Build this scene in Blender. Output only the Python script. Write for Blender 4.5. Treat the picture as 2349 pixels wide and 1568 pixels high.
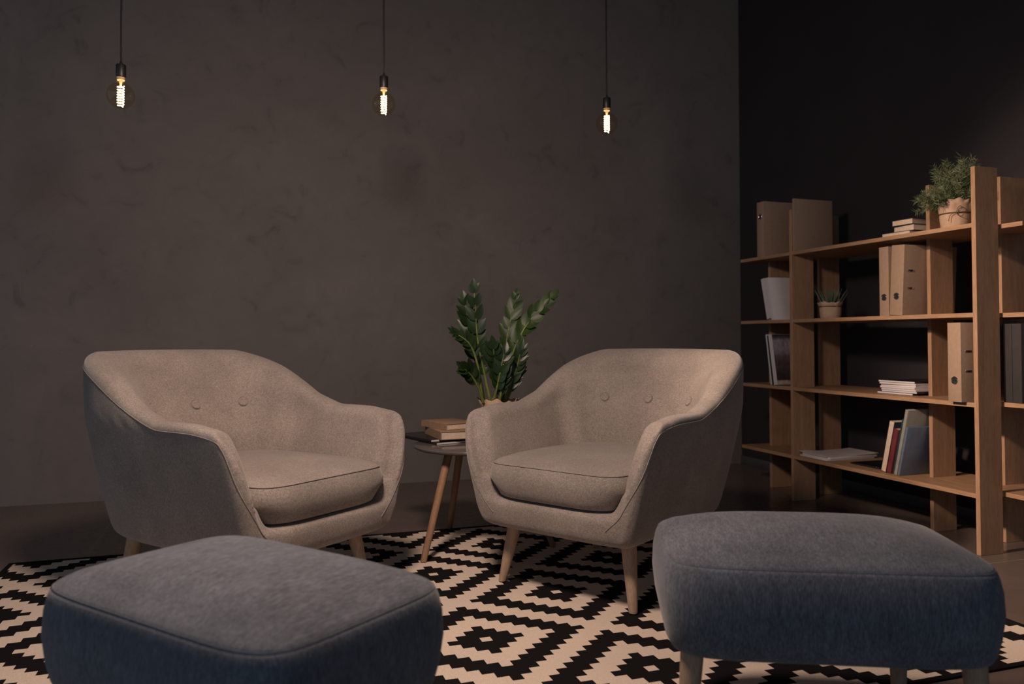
import bpy, bmesh, math, random
from mathutils import Vector, Matrix
from mathutils.bvhtree import BVHTree
PI = math.pi
for o in list(bpy.data.objects): bpy.data.objects.remove(o)
S = bpy.context.scene
COL = S.collection
H = 0.84

# ---------------------------------------------------------------- camera, world, lights, exposure
cd = bpy.data.cameras.new('camera'); cam = bpy.data.objects.new('camera', cd); COL.objects.link(cam)
cam.location = (0, 0, H); cam.rotation_euler = (PI/2+0.02813, 0, -0.32761)
cd.sensor_width = 36; cd.lens = 1815.9/2349*36; cd.shift_y = -57.5/2349; cd.clip_start = 0.05
cd.dof.use_dof = True; cd.dof.focus_distance = 2.55; cd.dof.aperture_fstop = 3.2
S.camera = cam
S.view_settings.view_transform = 'Standard'; S.view_settings.look = 'None'
S.view_settings.gamma = 1; S.view_settings.use_curve_mapping = False; S.view_settings.exposure = 0
w = bpy.data.worlds.new('world'); S.world = w; w.use_nodes = True
w.node_tree.nodes['Background'].inputs[0].default_value = (0.58, 0.77, 1.0, 1)
w.node_tree.nodes['Background'].inputs[1].default_value = 0.27

def light(name, kind, loc, target, power, color, size, size_y=None, spread=None):
    l = bpy.data.lights.new(name, kind); l.energy = power; l.color = color
    o = bpy.data.objects.new(name, l); COL.objects.link(o); o.location = loc
    if kind == 'AREA':
        l.shape = 'DISK'; l.size = size
        if spread: l.spread = spread
        o.rotation_euler = (Vector(target)-Vector(loc)).to_track_quat('-Z', 'Y').to_euler()
    else: l.shadow_soft_size = size
    return o
light('key_lamp', 'AREA', (0.15, 1.60, 1.85), (0.45, 3.3, 0.0), 30, (1.0, 0.735, 0.60), 0.30)
sp = light('shelf_spot', 'SPOT', (-1.2, 2.05, 2.55), None, 860, (1.0, 0.71, 0.54), 0.10)
sp.data.spot_size = math.radians(41); sp.data.spot_blend = 1.0
sp.rotation_euler = (Vector((2.85, 1.80, 0.76))-sp.location).to_track_quat('-Z', 'Y').to_euler()

# ---------------------------------------------------------------- mesh helpers
def link(name, me, mat=None, parent=None, smooth=True, auto=None):
    o = bpy.data.objects.new(name, me); COL.objects.link(o)
    if mat is not None:
        for m in (mat if isinstance(mat, (list, tuple)) else [mat]): me.materials.append(m)
    if smooth: me.shade_smooth()
    if auto is not None:
        try: me.set_sharp_from_angle(angle=math.radians(auto))
        except Exception: pass
    if parent: o.parent = parent
    return o
def obj(name, bm, mat, parent=None, smooth=True, auto=35):
    me = bpy.data.meshes.new(name); bmesh.ops.recalc_face_normals(bm, faces=bm.faces); bm.to_mesh(me); bm.free()
    return link(name, me, mat, parent, smooth, auto)
def thing(name, label, cat, loc=(0, 0, 0), rotz=0, group=None, rot=None):
    o = bpy.data.objects.new(name, None); COL.objects.link(o); o.empty_display_size = 0.1
    o.location = loc; o.rotation_euler = rot if rot else (0, 0, rotz)
    return tag(o, label, cat, group)
def tag(o, label, cat, group=None):
    o['label'] = label; o['category'] = cat
    if group: o['group'] = group
    return o
def struct(o): o['kind'] = 'structure'; return o
def box(bm, x0, x1, y0, y1, z0, z1, bev=0.0, mat=0, M=None, seg=2):
    r = bmesh.ops.create_cube(bm, size=1.0); vs = r['verts']
    for v in vs: v.co = Vector(((x0+x1)/2+v.co.x*(x1-x0), (y0+y1)/2+v.co.y*(y1-y0), (z0+z1)/2+v.co.z*(z1-z0)))
    fs = list({f for v in vs for f in v.link_faces})
    for f in fs: f.material_index = mat
    if bev > 0:
        es = list({e for v in vs for e in v.link_edges})
        rr = bmesh.ops.bevel(bm, geom=es, offset=bev, segments=seg, affect='EDGES', profile=0.5)
        vs = list({v for f in rr['faces'] for v in f.verts} | {v for v in vs if v.is_valid})
        for f in {f for v in vs for f in v.link_faces}: f.material_index = mat
    if M is not None:
        for v in vs: v.co = M @ v.co
    return vs
def lathe(bm, prof, n=32, mat=0, cx=0, cy=0, cap0=True, cap1=True, wob=None):
    rings = []
    for k, (r, z) in enumerate(prof):
        ring = []
        for i in range(n):
            a = 2*PI*i/n; rr = r; zz = z
            if wob: rr, zz = wob(a, r, z, k)
            ring.append(bm.verts.new((cx+rr*math.cos(a), cy+rr*math.sin(a), zz)))
        rings.append(ring)
    for a, b in zip(rings, rings[1:]):
        for i in range(n):
            f = bm.faces.new((a[i], a[(i+1) % n], b[(i+1) % n], b[i])); f.material_index = mat
    if cap0: bm.faces.new(list(reversed(rings[0]))).material_index = mat
    if cap1: bm.faces.new(rings[-1]).material_index = mat
def tube(bm, pts, rad, n=8, mat=0, closed=False):
    pts = [Vector(p) for p in pts]; N = len(pts); rings = []; up = Vector((0.123, 0.31, 0.94)).normalized()
    for i, p in enumerate(pts):
        a = pts[(i-1) % N] if (i > 0 or closed) else p; b = pts[(i+1) % N] if (i < N-1 or closed) else p
        t = (b-a); t = t.normalized() if t.length > 1e-9 else Vector((0, 0, 1))
        x = t.cross(up); 
        if x.length < 1e-3: x = t.cross(Vector((1, 0, 0)))
        x.normalize(); y = t.cross(x).normalized()
        r = rad(i/(N-1)) if callable(rad) else rad
        rings.append([bm.verts.new(p+x*r*math.cos(2*PI*k/n)+y*r*math.sin(2*PI*k/n)) for k in range(n)])
    M = N if closed else N-1
    for i in range(M):
        a, b = rings[i], rings[(i+1) % N]
        for k in range(n):
            f = bm.faces.new((a[k], a[(k+1) % n], b[(k+1) % n], b[k])); f.material_index = mat
    if not closed:
        bm.faces.new(list(reversed(rings[0]))).material_index = mat; bm.faces.new(rings[-1]).material_index = mat
def bez(ps, n=12):
    # Catmull-Rom through the points
    P = [Vector(p) for p in ps]; P = [2*P[0]-P[1]]+P+[2*P[-1]-P[-2]]; out = []
    for i in range(1, len(P)-2):
        for k in range(n):
            t = k/n; a, b, c, d = P[i-1:i+3]
            out.append(0.5*((2*b)+(-a+c)*t+(2*a-5*b+4*c-d)*t*t+(-a+3*b-3*c+d)*t**3))
    out.append(P[-2].copy()); return out
def copy_tree(o, parent=None):
    c = o.copy(); COL.objects.link(c)
    if parent: c.parent = parent
    for ch in list(o.children):
        d = copy_tree(ch, c)
    return c

# ---------------------------------------------------------------- materials
def new_mat(name):
    m = bpy.data.materials.new(name); m.use_nodes = True; nt = m.node_tree
    return m, nt, nt.nodes['Principled BSDF']
def N(nt, t, **kw):
    n = nt.nodes.new(t)
    for k, v in kw.items():
        if k.startswith('i_'): n.inputs[int(k[2:])].default_value = v
        else: setattr(n, k, v)
    return n
def noise(nt, scale, detail=4, rough=0.55, mapscale=None, coord='Object', dist=0.0):
    tc = N(nt, 'ShaderNodeTexCoord'); n = N(nt, 'ShaderNodeTexNoise')
    n.inputs['Scale'].default_value = scale; n.inputs['Detail'].default_value = detail; n.inputs['Roughness'].default_value = rough
    n.inputs['Distortion'].default_value = dist
    if mapscale:
        mp = N(nt, 'ShaderNodeMapping'); mp.inputs['Scale'].default_value = mapscale
        nt.links.new(tc.outputs[coord], mp.inputs[0]); nt.links.new(mp.outputs[0], n.inputs['Vector'])
    else: nt.links.new(tc.outputs[coord], n.inputs['Vector'])
    return n
def ramp(nt, src, stops):
    r = N(nt, 'ShaderNodeValToRGB'); e = r.color_ramp.elements
    while len(e) > 1: e.remove(e[-1])
    e[0].position = stops[0][0]; e[0].color = (*stops[0][1], 1)
    for p, c in stops[1:]:
        q = e.new(p); q.color = (*c, 1)
    nt.links.new(src, r.inputs[0]); return r
def mixc(nt, fac, a, b, mode='MIX'):
    m = N(nt, 'ShaderNodeMix', data_type='RGBA', blend_type=mode)
    for s, v in ((0, fac), (6, a), (7, b)):
        if hasattr(v, 'links'): nt.links.new(v, m.inputs[s])
        elif s == 0: m.inputs[0].default_value = v
        else: m.inputs[s].default_value = (*v, 1)
    return m.outputs[2]
def bump(nt, b, h, strength=0.3, dist=0.002, normal=None):
    n = N(nt, 'ShaderNodeBump'); n.inputs['Strength'].default_value = strength; n.inputs['Distance'].default_value = dist
    nt.links.new(h, n.inputs['Height'])
    if normal: nt.links.new(normal, n.inputs['Normal'])
    nt.links.new(n.outputs[0], b.inputs['Normal']); return n.outputs[0]
def plain(name, col, rough=0.6, metal=0.0, spec=0.5, var=0.12, scale=25, bs=0.0):
    m, nt, b = new_mat(name)
    n = noise(nt, scale, 3); lo = tuple(c*(1-var) for c in col); hi = tuple(min(1, c*(1+var)) for c in col)
    r = ramp(nt, n.outputs[0], [(0.3, lo), (0.7, hi)]); nt.links.new(r.outputs[0], b.inputs['Base Color'])
    b.inputs['Roughness'].default_value = rough; b.inputs['Metallic'].default_value = metal
    b.inputs['Specular IOR Level'].default_value = spec
    if bs: bump(nt, b, noise(nt, scale*6, 3).outputs[0], bs)
    return m
def wood(name, lo, hi, scale3, rough=0.5, spec=0.35):
    m, nt, b = new_mat(name)
    n1 = noise(nt, 6, 6, 0.6, scale3, dist=0.6); n2 = noise(nt, 40, 3, 0.6, scale3)
    r1 = ramp(nt, n1.outputs[0], [(0.30, lo), (0.52, tuple((a+b_)/2 for a, b_ in zip(lo, hi))), (0.72, hi)])
    r2 = ramp(nt, n2.outputs[0], [(0.35, (0.80, 0.78, 0.76)), (0.6, (1, 1, 1))])
    nt.links.new(mixc(nt, 1.0, r1.outputs[0], r2.outputs[0], 'MULTIPLY'), b.inputs['Base Color'])
    b.inputs['Roughness'].default_value = rough; b.inputs['Specular IOR Level'].default_value = spec
    bump(nt, b, n2.outputs[0], 0.08, 0.001); return m
def fabric(name, dark, mid, light_, scale=420, sheen=0.25, aniso=None, bs=0.35, blotch=0.12):
    m, nt, b = new_mat(name)
    n1 = noise(nt, scale, 2, 0.7, aniso); n2 = noise(nt, scale*0.28, 3, 0.6, aniso); n3 = noise(nt, 7, 3)
    r = ramp(nt, n1.outputs[0], [(0.32, dark), (0.5, mid), (0.68, light_)])
    r2 = ramp(nt, n2.outputs[0], [(0.3, (0.80, 0.80, 0.80)), (0.7, (1.12, 1.12, 1.12))])
    c = mixc(nt, 1.0, r.outputs[0], r2.outputs[0], 'MULTIPLY')
    r3 = ramp(nt, n3.outputs[0], [(0.3, (1-blotch,)*3), (0.7, (1+blotch,)*3)])
    c = mixc(nt, 1.0, c, r3.outputs[0], 'MULTIPLY')
    nt.links.new(c, b.inputs['Base Color']); b.inputs['Roughness'].default_value = 0.95
    b.inputs['Specular IOR Level'].default_value = 0.1
    b.inputs['Sheen Weight'].default_value = sheen; b.inputs['Sheen Roughness'].default_value = 0.5
    bump(nt, b, n1.outputs[0], bs, 0.0015); return m

M_wood_v = wood('beech_vertical', (0.36, 0.215, 0.125), (0.47, 0.30, 0.185), (7, 7, 0.5))
M_wood_h = wood('beech_lengthwise', (0.36, 0.215, 0.125), (0.47, 0.30, 0.185), (7, 0.5, 7))
M_leg = wood('pale_beech_leg', (0.42, 0.29, 0.19), (0.56, 0.41, 0.29), (9, 9, 1.0), 0.45)
M_leg2 = wood('oiled_table_leg', (0.33, 0.19, 0.11), (0.45, 0.28, 0.17), (9, 9, 1.0), 0.4)
M_chair = fabric('beige_wool', (0.200, 0.170, 0.148), (0.300, 0.262, 0.232), (0.430, 0.382, 0.342), 520, 0.3)
M_seam = fabric('beige_piping', (0.22, 0.19, 0.165), (0.30, 0.262, 0.232), (0.39, 0.345, 0.31), 600, 0.2)
M_otto = fabric('slate_chenille', (0.095, 0.107, 0.130), (0.145, 0.158, 0.185), (0.215, 0.228, 0.255), 400, 0.3, (1, 1, 0.16), 0.6, 0.12)
M_ottot = fabric('slate_chenille_top', (0.095, 0.107, 0.130), (0.145, 0.158, 0.185), (0.215, 0.228, 0.255), 400, 0.3, (1, 0.16, 1), 0.6, 0.16)
M_ottos = fabric('slate_piping', (0.12, 0.135, 0.158), (0.17, 0.188, 0.215), (0.22, 0.245, 0.27), 400, 0.3)
M_kraft = plain('kraft_board', (0.34, 0.245, 0.175), 0.75, 0, 0.2, 0.06, 60, 0.05)
M_kraft_d = plain('kraft_seam', (0.27, 0.19, 0.13), 0.8)
M_chrome = plain('nickel', (0.75, 0.76, 0.78), 0.18, 1.0)
M_black = plain('black_plastic', (0.012, 0.012, 0.013), 0.45)
M_hole = plain('shadow_hole', (0.01, 0.009, 0.008), 0.8)
M_page = plain('cream_pages', (0.66, 0.54, 0.43), 0.85, 0, 0.1, 0.10, 90)
M_white = plain('white_paper', (0.66, 0.64, 0.66), 0.7, 0, 0.3, 0.03, 20)
M_tancover = plain('tan_book_cover', (0.34, 0.225, 0.145), 0.65, 0, 0.3, 0.08, 50, 0.05)
M_darkcover = plain('dark_green_cover', (0.03, 0.034, 0.030), 0.6)
M_navy = plain('navy_cover', (0.018, 0.028, 0.06), 0.5)
M_maroon = plain('maroon_cover', (0.16, 0.028, 0.038), 0.55)
M_teal = plain('teal_cover', (0.022, 0.055, 0.075), 0.5)
M_greybinder = plain('grey_green_folder', (0.30, 0.30, 0.26), 0.5)
M_bluefolder = plain('slate_blue_folder', (0.13, 0.18, 0.26), 0.4)
M_charcoal = plain('charcoal_folder', (0.028, 0.025, 0.028), 0.8)
M_tabletop = plain('dark_grey_lacquer', (0.14, 0.13, 0.13), 0.16, 0, 0.5, 0.04)
M_paperwrap = plain('kraft_paper_wrap', (0.50, 0.355, 0.25), 0.8, 0, 0.2, 0.12, 35, 0.15)
M_twine = plain('jute_twine', (0.13, 0.088, 0.058), 0.95, 0, 0.1, 0.3, 300)
M_soil = plain('potting_soil', (0.02, 0.014, 0.01), 0.95, 0, 0.1, 0.4, 120, 0.5)
M_stem = plain('green_stem', (0.16, 0.20, 0.05), 0.45, 0, 0.4, 0.35, 30)
M_magdark = plain('magazine_dark_cover', (0.02, 0.018, 0.02), 0.3)

def leaf_mat(name, lo, hi, rough=0.3):
    m, nt, b = new_mat(name); n = noise(nt, 14, 3)
    r = ramp(nt, n.outputs[0], [(0.3, lo), (0.7, hi)]); nt.links.new(r.outputs[0], b.inputs['Base Color'])
    b.inputs['Roughness'].default_value = rough; b.inputs['Specular IOR Level'].default_value = 0.5
    b.inputs['Transmission Weight'].default_value = 0.0
    return m
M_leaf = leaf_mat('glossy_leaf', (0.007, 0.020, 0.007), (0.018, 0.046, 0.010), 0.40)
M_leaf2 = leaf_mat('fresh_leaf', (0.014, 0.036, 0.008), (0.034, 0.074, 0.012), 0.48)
M_needle = leaf_mat('rosemary_needle', (0.10, 0.15, 0.07), (0.22, 0.28, 0.14), 0.6)
M_succ = leaf_mat('aloe_leaf', (0.07, 0.115, 0.07), (0.13, 0.18, 0.11), 0.5)
M_twig = plain('woody_twig', (0.16, 0.12, 0.07), 0.9)

# concrete wall
def concrete():
    m, nt, b = new_mat('microcement'); 
    n1 = noise(nt, 1.3, 8, 0.62, dist=0.5); n2 = noise(nt, 6, 8, 0.65, dist=1.2); n3 = noise(nt, 45, 4, 0.7)
    r1 = ramp(nt, n1.outputs[0], [(0.3, (0.175, 0.162, 0.156)), (0.55, (0.203, 0.187, 0.180)), (0.75, (0.228, 0.210, 0.203))])
    r2 = ramp(nt, n2.outputs[0], [(0.28, (0.74, 0.74, 0.74)), (0.42, (0.96, 0.97, 0.97)), (0.7, (1.05, 1.05, 1.05))])
    c = mixc(nt, 1.0, r1.outputs[0], r2.outputs[0], 'MULTIPLY')
    v = N(nt, 'ShaderNodeTexVoronoi'); v.inputs['Scale'].default_value = 7; v.inputs['Randomness'].default_value = 1
    tc = N(nt, 'ShaderNodeTexCoord'); nd = noise(nt, 9, 3); 
    ad = N(nt, 'ShaderNodeVectorMath', operation='ADD'); sc = N(nt, 'ShaderNodeVectorMath', operation='SCALE'); sc.inputs['Scale'].default_value = 0.25
    nt.links.new(nd.outputs['Color'], sc.inputs[0]); nt.links.new(tc.outputs['Object'], ad.inputs[0]); nt.links.new(sc.outputs[0], ad.inputs[1]); nt.links.new(ad.outputs[0], v.inputs['Vector'])
    rv = ramp(nt, v.outputs['Distance'], [(0.0, (1.6, 1.55, 1.5)), (0.035, (1.25, 1.22, 1.2)), (0.06, (1, 1, 1))])
    c = mixc(nt, 0.55, c, mixc(nt, 1.0, c, rv.outputs[0], 'MULTIPLY'))
    nt.links.new(c, b.inputs['Base Color']); b.inputs['Roughness'].default_value = 0.75; b.inputs['Specular IOR Level'].default_value = 0.25
    h = N(nt, 'ShaderNodeMath', operation='ADD'); nt.links.new(n2.outputs[0], h.inputs[0]); nt.links.new(n3.outputs[0], h.inputs[1])
    bump(nt, b, h.outputs[0], 0.12, 0.004); return m
M_wall = concrete()
def floor_mat():
    m, nt, b = new_mat('polished_brown_concrete')
    n1 = noise(nt, 1.8, 7, 0.6, dist=0.4); n2 = noise(nt, 25, 4, 0.6)
    r1 = ramp(nt, n1.outputs[0], [(0.3, (0.132, 0.102, 0.090)), (0.7, (0.185, 0.144, 0.128))])
    geo = N(nt, 'ShaderNodeNewGeometry'); sep = N(nt, 'ShaderNodeSeparateXYZ'); nt.links.new(geo.outputs['Position'], sep.inputs[0])
    outs = []
    for ax, off in ((0, -0.568), (1, 2.256)):
        a = N(nt, 'ShaderNodeMath', operation='SUBTRACT'); nt.links.new(sep.outputs[ax], a.inputs[0]); a.inputs[1].default_value = off-27
        d = N(nt, 'ShaderNodeMath', operation='DIVIDE'); nt.links.new(a.outputs[0], d.inputs[0]); d.inputs[1].default_value = 2.7
        f = N(nt, 'ShaderNodeMath', operation='FRACT'); nt.links.new(d.outputs[0], f.inputs[0])
        l = N(nt, 'ShaderNodeMath', operation='LESS_THAN'); nt.links.new(f.outputs[0], l.inputs[0]); l.inputs[1].default_value = 0.004/2.7
        outs.append(l.outputs[0])
    mx = N(nt, 'ShaderNodeMath', operation='MAXIMUM'); nt.links.new(outs[0], mx.inputs[0]); nt.links.new(outs[1], mx.inputs[1])
    c = mixc(nt, mx.outputs[0], r1.outputs[0], (0.27, 0.22, 0.18)); nt.links.new(c, b.inputs['Base Color'])
    rr = ramp(nt, n2.outputs[0], [(0.3, (0.20,)*3), (0.7, (0.32,)*3)]); nt.links.new(rr.outputs[0], b.inputs['Roughness'])
    b.inputs['Specular IOR Level'].default_value = 0.4; return m
M_floor = floor_mat()
def rug_mat():
    m, nt, b = new_mat('flatwoven_diamonds')
    geo = N(nt, 'ShaderNodeNewGeometry'); sep = N(nt, 'ShaderNodeSeparateXYZ'); nt.links.new(geo.outputs['Position'], sep.inputs[0])
    # jagged weave edge
    def math_(op, a, b_=None, c=None):
        n = N(nt, 'ShaderNodeMath', operation=op)
        for k, v in enumerate((a, b_, c)):
            if v is None: continue
            if hasattr(v, 'links'): nt.links.new(v, n.inputs[k])
            else: n.inputs[k].default_value = v
        return n.outputs[0]
    wv = math_('MULTIPLY', math_('SINE', math_('MULTIPLY', sep.outputs[0], 1500)), 0.0011)
    cells = []
    for ax, o, s, extra in ((0, 0.9906, 0.03099, None), (1, 2.4585, 0.02929, wv)):
        p = sep.outputs[ax]
        if extra is not None: p = math_('ADD', p, extra)
        cells.append(math_('ROUND', math_('DIVIDE', math_('SUBTRACT', p, o), s)))
    def fold(i, add): return math_('ABSOLUTE', math_('SUBTRACT', math_('FLOORED_MODULO', math_('ADD', i, 11+220+add), 22), 11))
    s1 = math_('ADD', fold(cells[0], 0), fold(cells[1], 0)); s2 = math_('ADD', fold(cells[0], 11), fold(cells[1], 11))
    s = math_('MINIMUM', s1, s2)
    in1 = math_('MULTIPLY', math_('GREATER_THAN', s, 0.5), math_('LESS_THAN', s, 3.5))
    in2 = math_('MULTIPLY', math_('GREATER_THAN', s, 6.5), math_('LESS_THAN', s, 9.5))
    blk = math_('MAXIMUM', in1, in2)
    n = noise(nt, 600, 2, 0.5, (1, 0.25, 1)); n2 = noise(nt, 3, 3)
    cr = ramp(nt, n.outputs[0], [(0.3, (0.75, 0.625, 0.515)), (0.7, (0.88, 0.765, 0.655))])
    cr2 = ramp(nt, n2.outputs[0], [(0.3, (0.93, 0.93, 0.93)), (0.7, (1.03, 1.02, 1.0))])
    cream = mixc(nt, 1.0, cr.outputs[0], cr2.outputs[0], 'MULTIPLY')
    c = mixc(nt, blk, cream, (0.012, 0.011, 0.012)); nt.links.new(c, b.inputs['Base Color'])
    b.inputs['Roughness'].default_value = 0.95; b.inputs['Specular IOR Level'].default_value = 0.1
    bump(nt, b, n.outputs[0], 0.3, 0.0012); return m
M_rug = rug_mat()
M_rugedge = plain('black_binding', (0.012, 0.011, 0.012), 0.95, 0, 0.1)
M_blackwall = plain('black_matte_wall', (0.036, 0.033, 0.038), 0.8, 0, 0.3, 0.1, 2)
M_skirt = plain('charcoal_skirting', (0.10, 0.10, 0.11), 0.35)
M_ceil = plain('dark_ceiling', (0.03, 0.03, 0.032), 0.9)
def glass_mat():
    m, nt, b = new_mat('amber_bulb_glass'); nt.nodes.remove(b); out = nt.nodes['Material Output']
    tr = N(nt, 'ShaderNodeBsdfTransparent'); tr.inputs[0].default_value = (0.975, 0.90, 0.78, 1)
    gl = N(nt, 'ShaderNodeBsdfGlossy'); gl.inputs['Roughness'].default_value = 0.04; gl.inputs[0].default_value = (1, 0.93, 0.8, 1)
    lw = N(nt, 'ShaderNodeLayerWeight'); lw.inputs[0].default_value = 0.25
    rp = ramp(nt, lw.outputs['Facing'], [(0.0, (0.04,)*3), (0.85, (0.10,)*3), (1.0, (0.45,)*3)])
    mx = N(nt, 'ShaderNodeMixShader'); nt.links.new(rp.outputs[0], mx.inputs[0]); nt.links.new(tr.outputs[0], mx.inputs[1]); nt.links.new(gl.outputs[0], mx.inputs[2])
    nt.links.new(mx.outputs[0], out.inputs[0]); return m
M_glass = glass_mat()
def emit(name, col, st):
    m, nt, b = new_mat(name); b.inputs['Base Color'].default_value = (*col, 1)
    b.inputs['Emission Color'].default_value = (*col, 1); b.inputs['Emission Strength'].default_value = st; return m
M_fil = emit('glowing_filament', (1.0, 0.66, 0.34), 26.0)
M_base = plain('ivory_bulb_collar', (0.80, 0.62, 0.48), 0.5)

# ---------------------------------------------------------------- room
bm = bmesh.new(); box(bm, -4.2, 3.30, -2.5, 4.75, -0.1, 0)
struct(obj('floor', bm, M_floor, smooth=False))
bm = bmesh.new(); vs = box(bm, -4.2, 3.215, 4.61, 4.75, 0, 3.3)
struct(obj('wall_back', bm, M_wall, smooth=False))
bm = bmesh.new(); box(bm, 3.216, 3.36, -2.5, 4.75, 0.0, 3.3)
struct(obj('wall_right', bm, M_blackwall, smooth=False))
bm = bmesh.new(); box(bm, 3.204, 3.2155, -2.5, 4.609, 0.0, 0.055, 0.003)
struct(obj('baseboard_right', bm, M_skirt))
bm = bmesh.new(); box(bm, -4.2, 3.36, -2.5, 4.75, 3.301, 3.4)
struct(obj('ceiling', bm, M_ceil, smooth=False))

# rug
rug = thing('area_rug', 'flat-woven cream rug with stepped black diamond pattern and thin black binding', 'rug')
RX0, RX1, RY0, RY1 = -0.812, 2.166, 1.53, 3.415
bm = bmesh.new(); nx, ny = 90, 60; g = []
random.seed(4)
for j in range(ny+1):
    row = []
    for i in range(nx+1):
        x = RX0+0.012+(RX1-RX0-0.024)*i/nx; y = RY0+0.012+(RY1-RY0-0.024)*j/ny
        yo = 0.010*math.exp(-((x+0.72)/0.06)**2) if j == ny else 0
        row.append(bm.verts.new((x, y+yo*0, 0.0045+0.0006*math.sin(x*9)*math.sin(y*7))))
    g.append(row)
for j in range(ny):
    for i in range(nx): bm.faces.new((g[j][i], g[j][i+1], g[j+1][i+1], g[j+1][i]))
ret = bmesh.ops.extrude_face_region(bm, geom=list(bm.faces))
for v in [v for v in ret['geom'] if isinstance(v, bmesh.types.BMVert)]: v.co.z = 0.0008
obj('woven_field', bm, M_rug, rug)
bm = bmesh.new()
box(bm, RX0-0.006, RX0+0.0125, RY0-0.006, RY1+0.006, 0.0005, 0.0065, 0.002)
box(bm, RX1-0.0125, RX1+0.006, RY0-0.006, RY1+0.006, 0.0005, 0.0065, 0.002)
box(bm, RX0+0.0125, RX1-0.0125, RY1-0.0125, RY1+0.006, 0.0005, 0.0065, 0.002)
box(bm, RX0+0.0125, RX1-0.0125, RY0-0.006, RY0+0.0125, 0.0005, 0.0065, 0.002)
obj('edge_binding', bm, M_rugedge, rug)

# ---------------------------------------------------------------- armchair
def sstep(a, b, x):
    t = max(0, min(1, (x-a)/(b-a))); return t*t*(3-2*t)
ZB = 0.205
def halfw(z):   # outer half width at height z
    t = (z-ZB)/(0.60-ZB); return 0.280+0.108*max(0, min(1.0, t))**0.75
def backy(z):
    t = (z-ZB)/(0.80-ZB); return 0.442+0.068*max(0, min(1.1, t))**0.7
YF = -0.325
def interp(T, x):
    if x <= T[0][0]: return T[0][1]
    for (a, u), (b, v) in zip(T, T[1:]):
        if x <= b:
            t = (x-a)/(b-a); return u+(v-u)*t
    return T[-1][1]
def yfront(z): return interp([(0.20, -0.300), (0.24, -0.316), (0.30, -0.325), (0.40, -0.325), (0.46, -0.320), (0.52, -0.312), (0.56, -0.300), (0.585, -0.286), (0.60, -0.268), (0.62, -0.268)], z)
def plan(s, z, inset=0.0, n=4.0, iy=None):
    """outer plan curve; s in [0,1] left-front .. back .. right-front"""
    a = halfw(z)-inset; yb = backy(z)-(inset if iy is None else iy); yc = -0.02; b = yb-yc
    Ls = yc-YF; fs = 0.20; yf = yfront(z); Ls = yc-yf
    if s < fs: return Vector((-a, yf+Ls*(s/fs), 0))
    if s > 1-fs: return Vector((a, yf+Ls*((1-s)/fs), 0))
    t = PI-PI*(s-fs)/(1-2*fs)
    ct, st = math.cos(t), math.sin(t)
    return Vector((a*math.copysign(abs(ct)**(2/n), ct), yc+b*abs(st)**(2/n), 0))
def pnormal(s, z):
    e = 0.004; p0 = plan(max(0, s-e), z); p1 = plan(min(1, s+e), z); t = (p1-p0).normalized()
    return Vector((-t.y, t.x, 0))
def rimz(p):
    z = interp([(-0.3, 0.607), (-0.05, 0.608), (0.0, 0.611), (0.045, 0.623), (0.09, 0.645), (0.18, 0.694), (0.27, 0.738), (0.34, 0.764), (0.40, 0.784), (0.43, 0.795), (0.45, 0.800)], p.y)
    return z+0.004*(1-min(1, abs(p.x)/0.3)**2)-0.010*sstep(-0.16, -0.27, p.y)**1.5
def shell_section(s, nz=16, shrink=1.0, fwd=0.0):
    pts = []
    ptop = plan(s, 0.6); zt = rimz(ptop); th = 0.072+0.050*sstep(0.05, 0.38, ptop.y); r = 0.026; drop = 0.030+0.065*sstep(0.05, 0.38, ptop.y)
    zt_c = zt-r
    def outer(z): p = plan(s, z); return p
    # outer going up
    mids = []
    for k in range(nz):
        z = 0.235+(zt_c-0.235)*k/(nz-1); p = outer(z); p.z = z; pts.append(p)
    bk = sstep(0.10, 0.36, ptop.y); zi = zt-drop
    ni = 4.0-0.5*bk
    for k in range(1, 12):
        a = PI*k/12
        if a <= PI/2: d = r*(1-math.cos(a)); z = zt-r+r*math.sin(a)**0.9
        else: d = r-(th-r)*math.cos(a); z = zt-drop+drop*math.sin(a)**0.9
        O = plan(s, z); I = plan(s, z, 0.078+0.022*bk, ni, th); q = O+(I-O)*(d/th); q.z = z; pts.append(q)
    for k in range(nz):
        z = zi+(0.235-zi)*k/(nz-1)
        thick = th+0.045*sstep(0.42, 0.24, z)+bk*0.100*sstep(0.80, 0.50, z)+0.012*sstep(0.6, 0.42, z)
        thx = 0.078+0.022*bk+0.045*sstep(0.42, 0.24, z)+0.025*bk*sstep(0.80, 0.50, z)+0.012*sstep(0.6, 0.42, z)
        q = plan(s, z, thx, ni, thick); q.z = z; pts.append(q)
    wgt = sstep(0.11, 0.0, min(s, 1-s))
    if wgt > 0:
        for q in pts:
            fr = max(0, min(1.5, (halfw(min(q.z, .6))-abs(q.x))/0.075)); q.y += 0.034*fr*wgt
    return pts
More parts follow.
